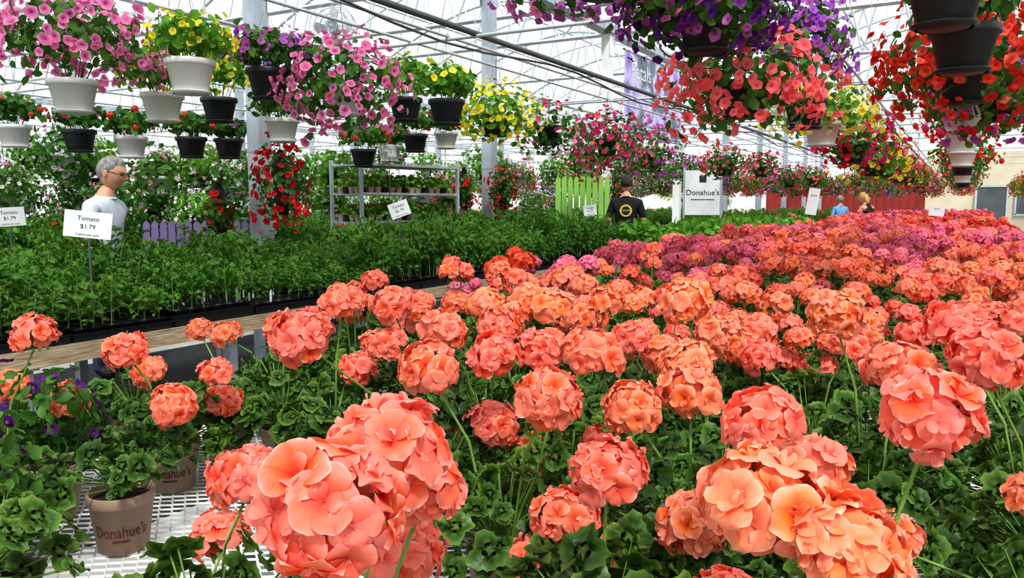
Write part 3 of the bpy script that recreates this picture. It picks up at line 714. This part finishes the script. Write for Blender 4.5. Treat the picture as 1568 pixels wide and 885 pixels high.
for yy in range(0,18):
    y=-2.8+yy*2
    for x in (-3.26,-1.15,-5.1,-8.6): m.add(tube([(x,y,RAILZ+.02),(x,y,GZ)],.004,4),mat=1)
    if yy%2==0: m.add(tube([(-5.55,y,RAILZ),(3.6,y,RAILZ)],.014,6),mat=1); m.add(tube([(-5.55,y,RAILZ),(-14.7,y,RAILZ)],.014,6),mat=1)
P=[(-3.30,y,2.62-.05*math.sin(y*1.6)) for y in np.linspace(-3,30,60)]; m.add(tube(P,.009,6),mat=0)
put('hanging_rails',m.mesh('hanging_rails',[M_pipe,M_truss]))
# circulation fan
m=MB()
for r in (.25,.19,.13,.07):
    for yy in(-.09,.09): m.add(tube([(r*math.cos(a),yy*(1 if r==.25 else 1.25),r*math.sin(a)) for a in np.linspace(0,6.2832,25)],.004,4))
for k in range(12):
    a=k*.5236
    for s in(-1,1): m.add(tube([(0,.115*s,0),(.25*math.cos(a),.09*s,.25*math.sin(a))],.003,4))
m.add(tube([(0,-.1,0),(0,.16,0)],.06,12,cap=True),mat=1)
for k in range(4):
    a=k*1.571; m.add(tm([(0,0,0),(.2*math.cos(a-.3),-.03,.2*math.sin(a-.3)),(.22*math.cos(a),0,.22*math.sin(a)),(.2*math.cos(a+.3),.03,.2*math.sin(a+.3))],[(0,1,2,3)]),mat=1)
m.add(tube([(0,0,.25),(0,0,.95)],.01,5))
put('circulation_fan',m.mesh('circulation_fan',[M_galv,M_truss]),(-6.31,7.06,3.4),math.radians(30))
# banners
def poster_mat():
    m,nt,out=newmat('flower_banner_print'); N=nt.nodes; L=nt.links
    tc=N.new('ShaderNodeTexCoord'); vo=N.new('ShaderNodeTexVoronoi'); vo.inputs['Scale'].default_value=2.6
    nz=N.new('ShaderNodeTexNoise'); nz.inputs['Scale'].default_value=3; L.new(tc.outputs['Object'],nz.inputs[0])
    mx=N.new('ShaderNodeMix'); mx.data_type='RGBA'; mx.inputs[0].default_value=.25; L.new(tc.outputs['Object'],mx.inputs[6]); L.new(nz.outputs['Color'],mx.inputs[7])
    L.new(mx.outputs[2],vo.inputs['Vector'])
    cr=N.new('ShaderNodeValToRGB'); e=cr.color_ramp.elements; e[0].position=0;e[0].color=(.75,.7,.15,1);e[1].position=.9;e[1].color=(.05,.08,.06,1)
    for p,c in((.07,(.16,.05,.35,1)),(.25,(.38,.28,.70,1)),(.5,(.68,.62,.88,1)),(.66,(.18,.22,.3,1))): x=e.new(p); x.color=c
    L.new(vo.outputs['Distance'],cr.inputs[0]); b=N.new('ShaderNodeBsdfPrincipled'); b.inputs['Roughness'].default_value=.6; L.new(cr.outputs[0],b.inputs['Base Color']); L.new(b.outputs[0],out.inputs[0]); return m
m=MB(); m.add(box(0,0,0,3.0,.01,1.45),mat=0); m.add(tube([(-1.55,0,.74),(1.55,0,.74)],.02,8),mat=1); m.add(tube([(-1.55,0,-.74),(1.55,0,-.74)],.02,8),mat=1)
for x in(-1.5,1.5): m.add(tube([(x,0,.74),(x,0,1.0)],.006,4),mat=1)
t=text_t('Petals',.42); m.add(t,rotx(math.pi/2),(-.75,-.012,.42),mat=2)
put('flower_banner',m.mesh('flower_banner',[poster_mat(),M_galv,M_card],False),(-5.36,15.15,3.42),math.radians(88))
m=MB(); m.add(box(0,0,0,.62,.012,.78),mat=0)
for s in(-1,1): m.add(box(s*.32,0,-.5,.035,.035,1.85),mat=3)
m.add(text_t("Donahue's",.135),rotx(math.pi/2),(0,-.01,.0),mat=1); m.add(box(0,-.009,-.12,.4,.003,.012),mat=1); m.add(box(0,-.009,.24,.12,.003,.12),mat=1)
put('nursery_name_sign',m.mesh('nursery_name_sign',[M_card,M_ink,M_card,M_galv],False),(-4.03,13.93,1.62),math.radians(22))
def card(x,y,z,w,h,rz,tilt,lines,zb):
    m=MB(); R=roty(tilt)
    m.add(box(0,0,0,w,.003,h),R,mat=0)
    for i,(s,sz) in enumerate(lines):
        m.add(text_t(s,sz),R@rotx(math.pi/2),R@np.array([0,-.0025,h*(.22-.3*i)]),mat=1)
    m.add(tube([(0,.004,h*.3),(0,.004,-(z-zb))],.005,6),mat=2)
    put('price_card',m.mesh('price_card',[M_card,M_ink,M_pipe],False),(x,y,z),rz)
L1=[('Tomato',.03),('$1.79',.03),('2 plants per pack',.015)]
card(-3.73,2.38,1.32,.21,.13,math.radians(50),math.radians(7),L1,.8)
card(-3.80,4.95,1.38,.155,.12,math.radians(35),math.radians(-20),L1,.8)
card(-3.75,8.45,1.35,.15,.12,math.radians(35),math.radians(-8),L1,.8)
card(-5.3,2.86,1.34,.17,.12,math.radians(60),math.radians(-4),L1,.8)
card(-1.50,9.55,1.45,.12,.3,math.radians(10),math.radians(8),[('$5.99',.03)],.8)
card(-.35,13.0,1.32,.2,.14,math.radians(10),math.radians(5),[('$5.99',.03)],.8)
card(-5.5,7.0,1.99,.16,.12,math.radians(35),0,L1,.02)
# nursery rack cart stocked with small potted plants
m=MB()
RL,RW=1.5,.55
for x in(-RL/2,RL/2):
    for y in(-RW/2,RW/2):
        m.add(box(x,y,1.0,.035,.035,1.85),mat=0); m.add(tube([(x-.015,y,.05),(x+.015,y,.05)],.05,14,cap=True),mat=2)
PT2=lathe([(.03,0),(.045,.075),(.048,.078),(.042,.08),(0,.078)],10)
for z in(.25,.57,.89,1.21,1.53,1.86):
    m.add(box(0,0,z,RL,RW,.015),mat=0)
    for y in(-RW/2,RW/2): m.add(box(0,y,z+.008,RL,.012,.028),mat=0)
    q=random.Random(int(z*100))
    if z<1.8:
      for i in range(14):
        for j in range(5):
          px,py=-RL/2+.08+i*.103,-RW/2+.07+j*.103
          m.add(PT2,None,(px,py,z+.008),mat=3 if (i+j)%3 else 2)
          for k in range(13):
            a=q.uniform(0,6.28); r=q.uniform(.0,.045)
            m.add(SL,basis(nrm((math.cos(a),math.sin(a),.6)),q.uniform(0,6)),(px+math.cos(a)*r,py+math.sin(a)*r,z+.09+q.uniform(.0,.11)),sc=.055,mat=1,g=q.random()*.5)
          if q.random()<.35: m.add(PETL[0],basis(nrm((q.uniform(-1,1),q.uniform(-1,1),1)),0),(px,py,z+.2),sc=.024,mat=4)
put('nursery_rack_cart',m.mesh('nursery_rack_cart',[M_galv,M_lleaf,M_black,M_potT,M_coral],False),(-5.98,7.75,.0),math.radians(78))
def fence(name,n,w,h,mat,loc,rz):
    m=MB()
    for i in range(n):
        x=(i-(n-1)/2)*w*1.25
        v=[(x-w/2,0,.05),(x+w/2,0,.05),(x+w/2,0,h-.04),(x,0,h),(x-w/2,0,h-.04)]
        V=v+[(a,.02,c) for a,b,c in v]
        m.add(tm(V,[(0,1,2,4),(5,9,7,6),(0,5,6,1),(1,6,7,2),(4,9,5,0)],[(4,2,3),(9,8,7),(2,7,3),(7,8,3),(3,8,9),(3,9,4)]))
    L=n*w*1.25
    for z in(.25,h*.55,h-.22): m.add(box(0,.04,z,L,.03,.07))
    for s in(-1,1): m.add(box(s*(L/2-.1),.08,h*.45,.07,.07,h*.9))
    put(name,m.mesh(name,[mat],False),loc,rz)
fence('lime_picket_fence',9,.075,1.85,M_limef,(-5.12,11.25,0),math.radians(28))
fence('lilac_picket_fence',14,.07,1.24,M_purf,(-7.6,6.2,0),math.radians(50))
# small violet plants bottom left
m0=basket(55,(.11,.11,.12),.12,(0,120),20,110,.0135,.035,0,'pet',False,0)
g=m0.tmpl(); m=MB(); P5=dict(POT); P5['qm']=np.where(POT['qm']==3,0,1); m.add(P5); m.add(g,p=(0,0,.10))
vm=m.mesh('viola_plant',[M_potT,M_soil,M_bleaf,M_viola,M_viola,M_wire])
for (x,y) in((-1.80,.78),(-1.68,.96),(-1.40,.66)): put('viola_plant',vm,(x,y,BZ),x*9)
# ------------------------------------------------------------------ people
M_skin=solid('skin',(.62,.33,.22),.5,0,.05,6); M_skinp=solid('skin_pale',(.66,.38,.27),.5,0,.05,6)
M_eye=solid('eye_dark',(.03,.02,.02),.2,0,.1,5); M_lip=solid('lips',(.5,.17,.14),.5,0,.05,5)
def head_t(hair,glasses=False,crop=0):
    """local: face +Y, centre at origin. mats:0 skin 1 hair 2 eye/dark 3 lips"""
    m=MB(); nu,nv=40,48
    def shape(th,a,face=True):
        x=.078*math.sin(th)*math.cos(a); y=.098*math.sin(th)*math.sin(a); z=.115*math.cos(th)
        if z<0:
            f=-z/.117
            x*=1-.32*f**1.6
            if y>0: y=y*(1-.10*f)+.010*f
            else: y=y*(1-.42*f**1.2)
        else: x*=1+.06*math.sin(math.pi*min(1,z/.115)); y*=1+.03*math.sin(math.pi*min(1,z/.115))
        if face and y>0:
            g=lambda cx,cz,sx,sz: math.exp(-((x-cx)/sx)**2-((z-cz)/sz)**2)
            y+=.027*g(0,-.022,.012,.018)+.014*g(0,.004,.009,.026)
            y-=.010*(g(.03,.006,.016,.013)+g(-.03,.006,.016,.013))
            y+=.006*g(0,.03,.05,.012)+.008*g(0,-.058,.022,.006)+.006*g(0,-.070,.020,.006)-.004*g(0,-.064,.024,.003)+.012*g(0,-.100,.022,.018)
        return x,y,z
    m.add(tm([shape(math.pi*i/nu,2*math.pi*k/nv) for i in range(nu+1) for k in range(nv)],gridfaces(nu+1,nv,True)),mat=0)
    for s in(-1,1):
        m.add(ell((0,0,0),(.006,.018,.031),12,10),rotz(s*.35)@rotx(-.15),(s*.083,-.008,-.006),mat=0); m.add(ell((s*.030,.083,.006),(.012,.010,.007),10,6),mat=2)
        m.add(ell((s*.030,.094,.027),(.018,.005,.003),8,5),mat=1)
        if glasses:
            m.add(tube([(s*.032+.024*math.cos(a),.107,.003+.018*math.sin(a)) for a in np.linspace(0,6.283,17)],.0018,5),mat=2)
            m.add(tube([(s*.056,.105,.008),(s*.087,.0,.012)],.0018,4),mat=2)
    m.add(ell((0,.101,-.064),(.020,.004,.0035),10,6),mat=3)
    q=random.Random(4); N=64; M=80; H=[]; A=[]
    for i in range(N+1):
        th=math.pi*i/N
        for k in range(M):
            a=2*math.pi*k/M; x,y,z=shape(th,a,False)
            s=math.sin(a)
            if s>.55: lim=.068
            elif s>.05: lim=.068-(.55-s)/.5*.060
            elif s>-.2: lim=.008-(.05-s)/.25*.03
            else: lim=-.022-(-.2-s)/.8*(.052-crop)
            d=z-lim+.004*math.sin(a*23)
            w=1+max(-.03,min(1,d/.022))*(.085+.018*math.sin(a*9+th*6)+.014*math.sin(a*21-th*9)+q.uniform(-.010,.010))*hair
            H.append((x*w,y*w,z*w)); A.append(d)
    fs=[f for f in gridfaces(N+1,M,True) if max(A[j] for j in f)>-.004]
    m.add(tm(H,fs),mat=1)
    return m.tmpl()
def hand_t(side):
    m=MB(); m.add(ell((0,0,-.045),(.018,.038,.048),12,8),mat=0)
    for i,(l) in enumerate((.062,.074,.070,.054)):
        y=.027-.018*i; m.add(tube([(0,y,-.07),(-side*.006,y*1.08,-.09-l*.25),(-side*.02,y*1.05,-.09-l*.65),(-side*.034,y,-.088-l*.9)],[.0095,.009,.0085,.006],8,cap=True),mat=0)
    m.add(tube([(0,.03,-.03),(-side*.008,.052,-.055),(-side*.018,.058,-.085)],[.013,.011,.007],8,cap=True),mat=0)
    return m.tmpl()
def person(name,loc,rz,H,shirt,trous,skin,hairm,hair=1.0,glasses=False,bend=0,sleeve=1.18,headrot=(0,0),arms=None,emblem=None,tank=False,long=False,crop=0):
    J={'pel':(0,0,.93,.165,.12),'wai':(0,0,1.08,.160,.125),'che':(0,.0,1.27,.175,.13),'upc':(0,-.01,1.385,.150,.10),'nec':(0,-.005,1.475,.060,.060),'hb':(0,.008,1.56,.052,.056)}
    A=arms or [(.255,-.02,1.13),(.25,.13,.93)]
    for s,n in((1,'R'),(-1,'L')):
        J['sh'+n]=(s*.180,-.008,1.385,.068,.068); J['el'+n]=(s*A[0][0],A[0][1],A[0][2],.048,.048); J['wr'+n]=(s*A[1][0],A[1][1],A[1][2],.029,.032)
        J['hi'+n]=(s*.09,0,.84,.092,.095); J['kn'+n]=(s*.10,.01,.48,.062,.064); J['an'+n]=(s*.105,-.015,.09,.042,.045); J['to'+n]=(s*.12,.12,.045,.045,.035)
    E=[('pel','wai'),('wai','che'),('che','upc'),('upc','nec'),('nec','hb')]
    for n in'RL': E+=[('upc','sh'+n),('sh'+n,'el'+n),('el'+n,'wr'+n),('pel','hi'+n),('hi'+n,'kn'+n),('kn'+n,'an'+n),('an'+n,'to'+n)]
    def bd(p):
        if bend and p[2]>.93: return rotx(-bend)@(np.array(p)-np.array([0,0,.93]))+np.array([0,0,.93])
        return np.array(p,float)
    ks=list(J); me=bpy.data.meshes.new(name)
    me.from_pydata([tuple(J[k][:3]) for k in ks],[(ks.index(a),ks.index(b)) for a,b in E],[])
    o=bpy.data.objects.new('tmp',me); COL.objects.link(o)
    sk=o.modifiers.new('s','SKIN'); sk.use_smooth_shade=True
    for i,k in enumerate(ks):
        v=me.skin_vertices[0].data[i]; v.radius=J[k][3:5]; v.use_root=(k=='pel')
    ss=o.modifiers.new('ss','SUBSURF'); ss.levels=3; ss.render_levels=3
    dg=bpy.context.evaluated_depsgraph_get(); dg.update(); bmx=bpy.data.meshes.new_from_object(o.evaluated_get(dg)); bpy.data.objects.remove(o)
    b=bmesh.new(); b.from_mesh(bmx)
    for z in (.97,sleeve,1.468,.10):
        bmesh.ops.bisect_plane(b,geom=list(b.verts)+list(b.edges)+list(b.faces),plane_co=(0,0,z),plane_no=(0,0,1))
    bmesh.ops.triangulate(b,faces=b.faces); b.verts.index_update()
    v=np.array([tuple(x.co) for x in b.verts]); T=[];TMm=[]
    for f in b.faces:
        c=np.array(f.calc_center_median())
        if abs(c[0])>.19 and c[2]<sleeve and c[2]>.8 : k=0
        elif c[2]>1.468 or (tank and c[2]>1.36 and abs(c[0])>.09): k=0
        elif c[2]>.97: k=1
        elif c[2]<.10: k=3
        else: k=2
        if tank and abs(c[0])>.17 and c[2]>.97: k=0
        T.append(tuple(x.index for x in f.verts)); TMm.append(k)
    b.free()
    if bend:
        top=v[:,2]>.93; v[top]=(v[top]-np.array([0,0,.93]))@rotx(-bend).T+np.array([0,0,.93])
    t=tm(v,None,T); t['tm']=np.array(TMm,int); m=MB(); m.add(t)
    hd=head_t(hair,glasses,crop); R=rotx(-bend)@rotz(headrot[0])@rotx(headrot[1])
    hp=bd((0,.03,1.652)); hm=dict(hd); rem=np.array([0,4,5,6]); hm['qm']=rem[hd['qm']]; hm['tm']=rem[hd['tm']] if len(hd['tm']) else hd['tm']
    m.add(hm,R,hp,sc=1.06)
    if long: m.add(ell((0,-.085,-.06),(.07,.045,.12),12,8),R,hp,mat=4)
    m.add(tube([tuple(bd((.070*math.cos(a),.070*math.sin(a)-.002,1.464-.010*math.sin(a)))) for a in np.linspace(0,6.283,20)],.009,6),mat=1)
    for s,n in((1,'R'),(-1,'L')):
        m.add(hand_t(s),rotx(-bend)@rotx(.6),bd(J['wr'+n][:3]),mat=0)
    if emblem:
        m.add(lathe([(.085,0),(.075,.002),(.05,.0),(0,.0)],24),rotx(math.pi/2),(0,-.142,1.28),sc=(1,1,.7),mat=7)
        m.add(lathe([(.06,0),(0,.001)],20),rotx(math.pi/2),(0,-.146,1.28),mat=1)
        m.add(text_t('STAFF',.04),rotx(math.pi/2),(0,-.150,1.28),mat=7)
    M=m.mesh(name,[skin,shirt,trous,M_black,hairm,M_eye,M_lip,emblem or M_black])
    put(name,M,loc,rz,H/1.775)
M_shw=solid('white_shirt',(.66,.72,.82),.8,0,.10,9,.5); M_shk=solid('black_shirt',(.012,.012,.013),.8,0,.2,9,.3); M_shb=solid('blue_shirt',(.16,.36,.68),.8,0,.1,9,.3)
M_jean=solid('dark_trousers',(.05,.07,.12),.85,0,.2,20); M_hg=solid('grey_hair',(.14,.135,.13),.8,0,.5,50,.8,(1,1,.4),(.36,.35,.34)); M_hd=solid('dark_hair',(.05,.035,.025),.8,0,.3,60,.6); M_hb=solid('blonde_hair',(.55,.35,.14),.7,0,.3,50,.6)
M_emb=solid('yellow_print',(.75,.6,.12),.7,0,.1,9)
person('man_in_white_shirt',(-6.02,3.94,0),math.radians(-62),1.80,M_shw,M_jean,M_skin,M_hg,1.15,True,bend=.12,headrot=(math.radians(6),math.radians(-8)))
person('man_in_black_shirt',(-4.30,10.98,0),math.radians(20),1.84,M_shk,M_jean,M_skinp,M_hd,.55,False,emblem=M_emb,crop=.035)
person('person_in_blue_shirt',(-3.0,23.7,0),math.radians(35),1.66,M_shb,M_jean,M_skin,M_hg,1.0)
person('woman_in_black_top',(-1.86,19.8,0),math.radians(60),1.72,M_shk,M_jean,M_skin,M_hb,1.1,bend=.25,tank=True,long=True,arms=[(.23,.12,1.2),(.2,.32,1.12)])
# ------------------------------------------------------------------ light, world, camera
w=bpy.data.worlds.new('world'); scene.world=w; w.use_nodes=True
bg=w.node_tree.nodes['Background']; bg.inputs[0].default_value=(.955,.98,1,1); bg.inputs[1].default_value=1.15
sd=bpy.data.lights.new('sun_light','SUN'); sd.energy=3.8; sd.angle=math.radians(8); sd.color=(1,.97,.91)
so=bpy.data.objects.new('sun_light',sd); link(so); so.rotation_euler=(math.radians(28),math.radians(26),0); so.location=(0,0,12)
cd=bpy.data.cameras.new('camera'); cam=bpy.data.objects.new('camera',cd); link(cam)
cam.location=(0,0,1.42); cam.rotation_euler=(math.radians(90-6.08),0,math.radians(29.5)); cd.lens=28.0; cd.clip_start=.02; cd.clip_end=300
scene.camera=cam
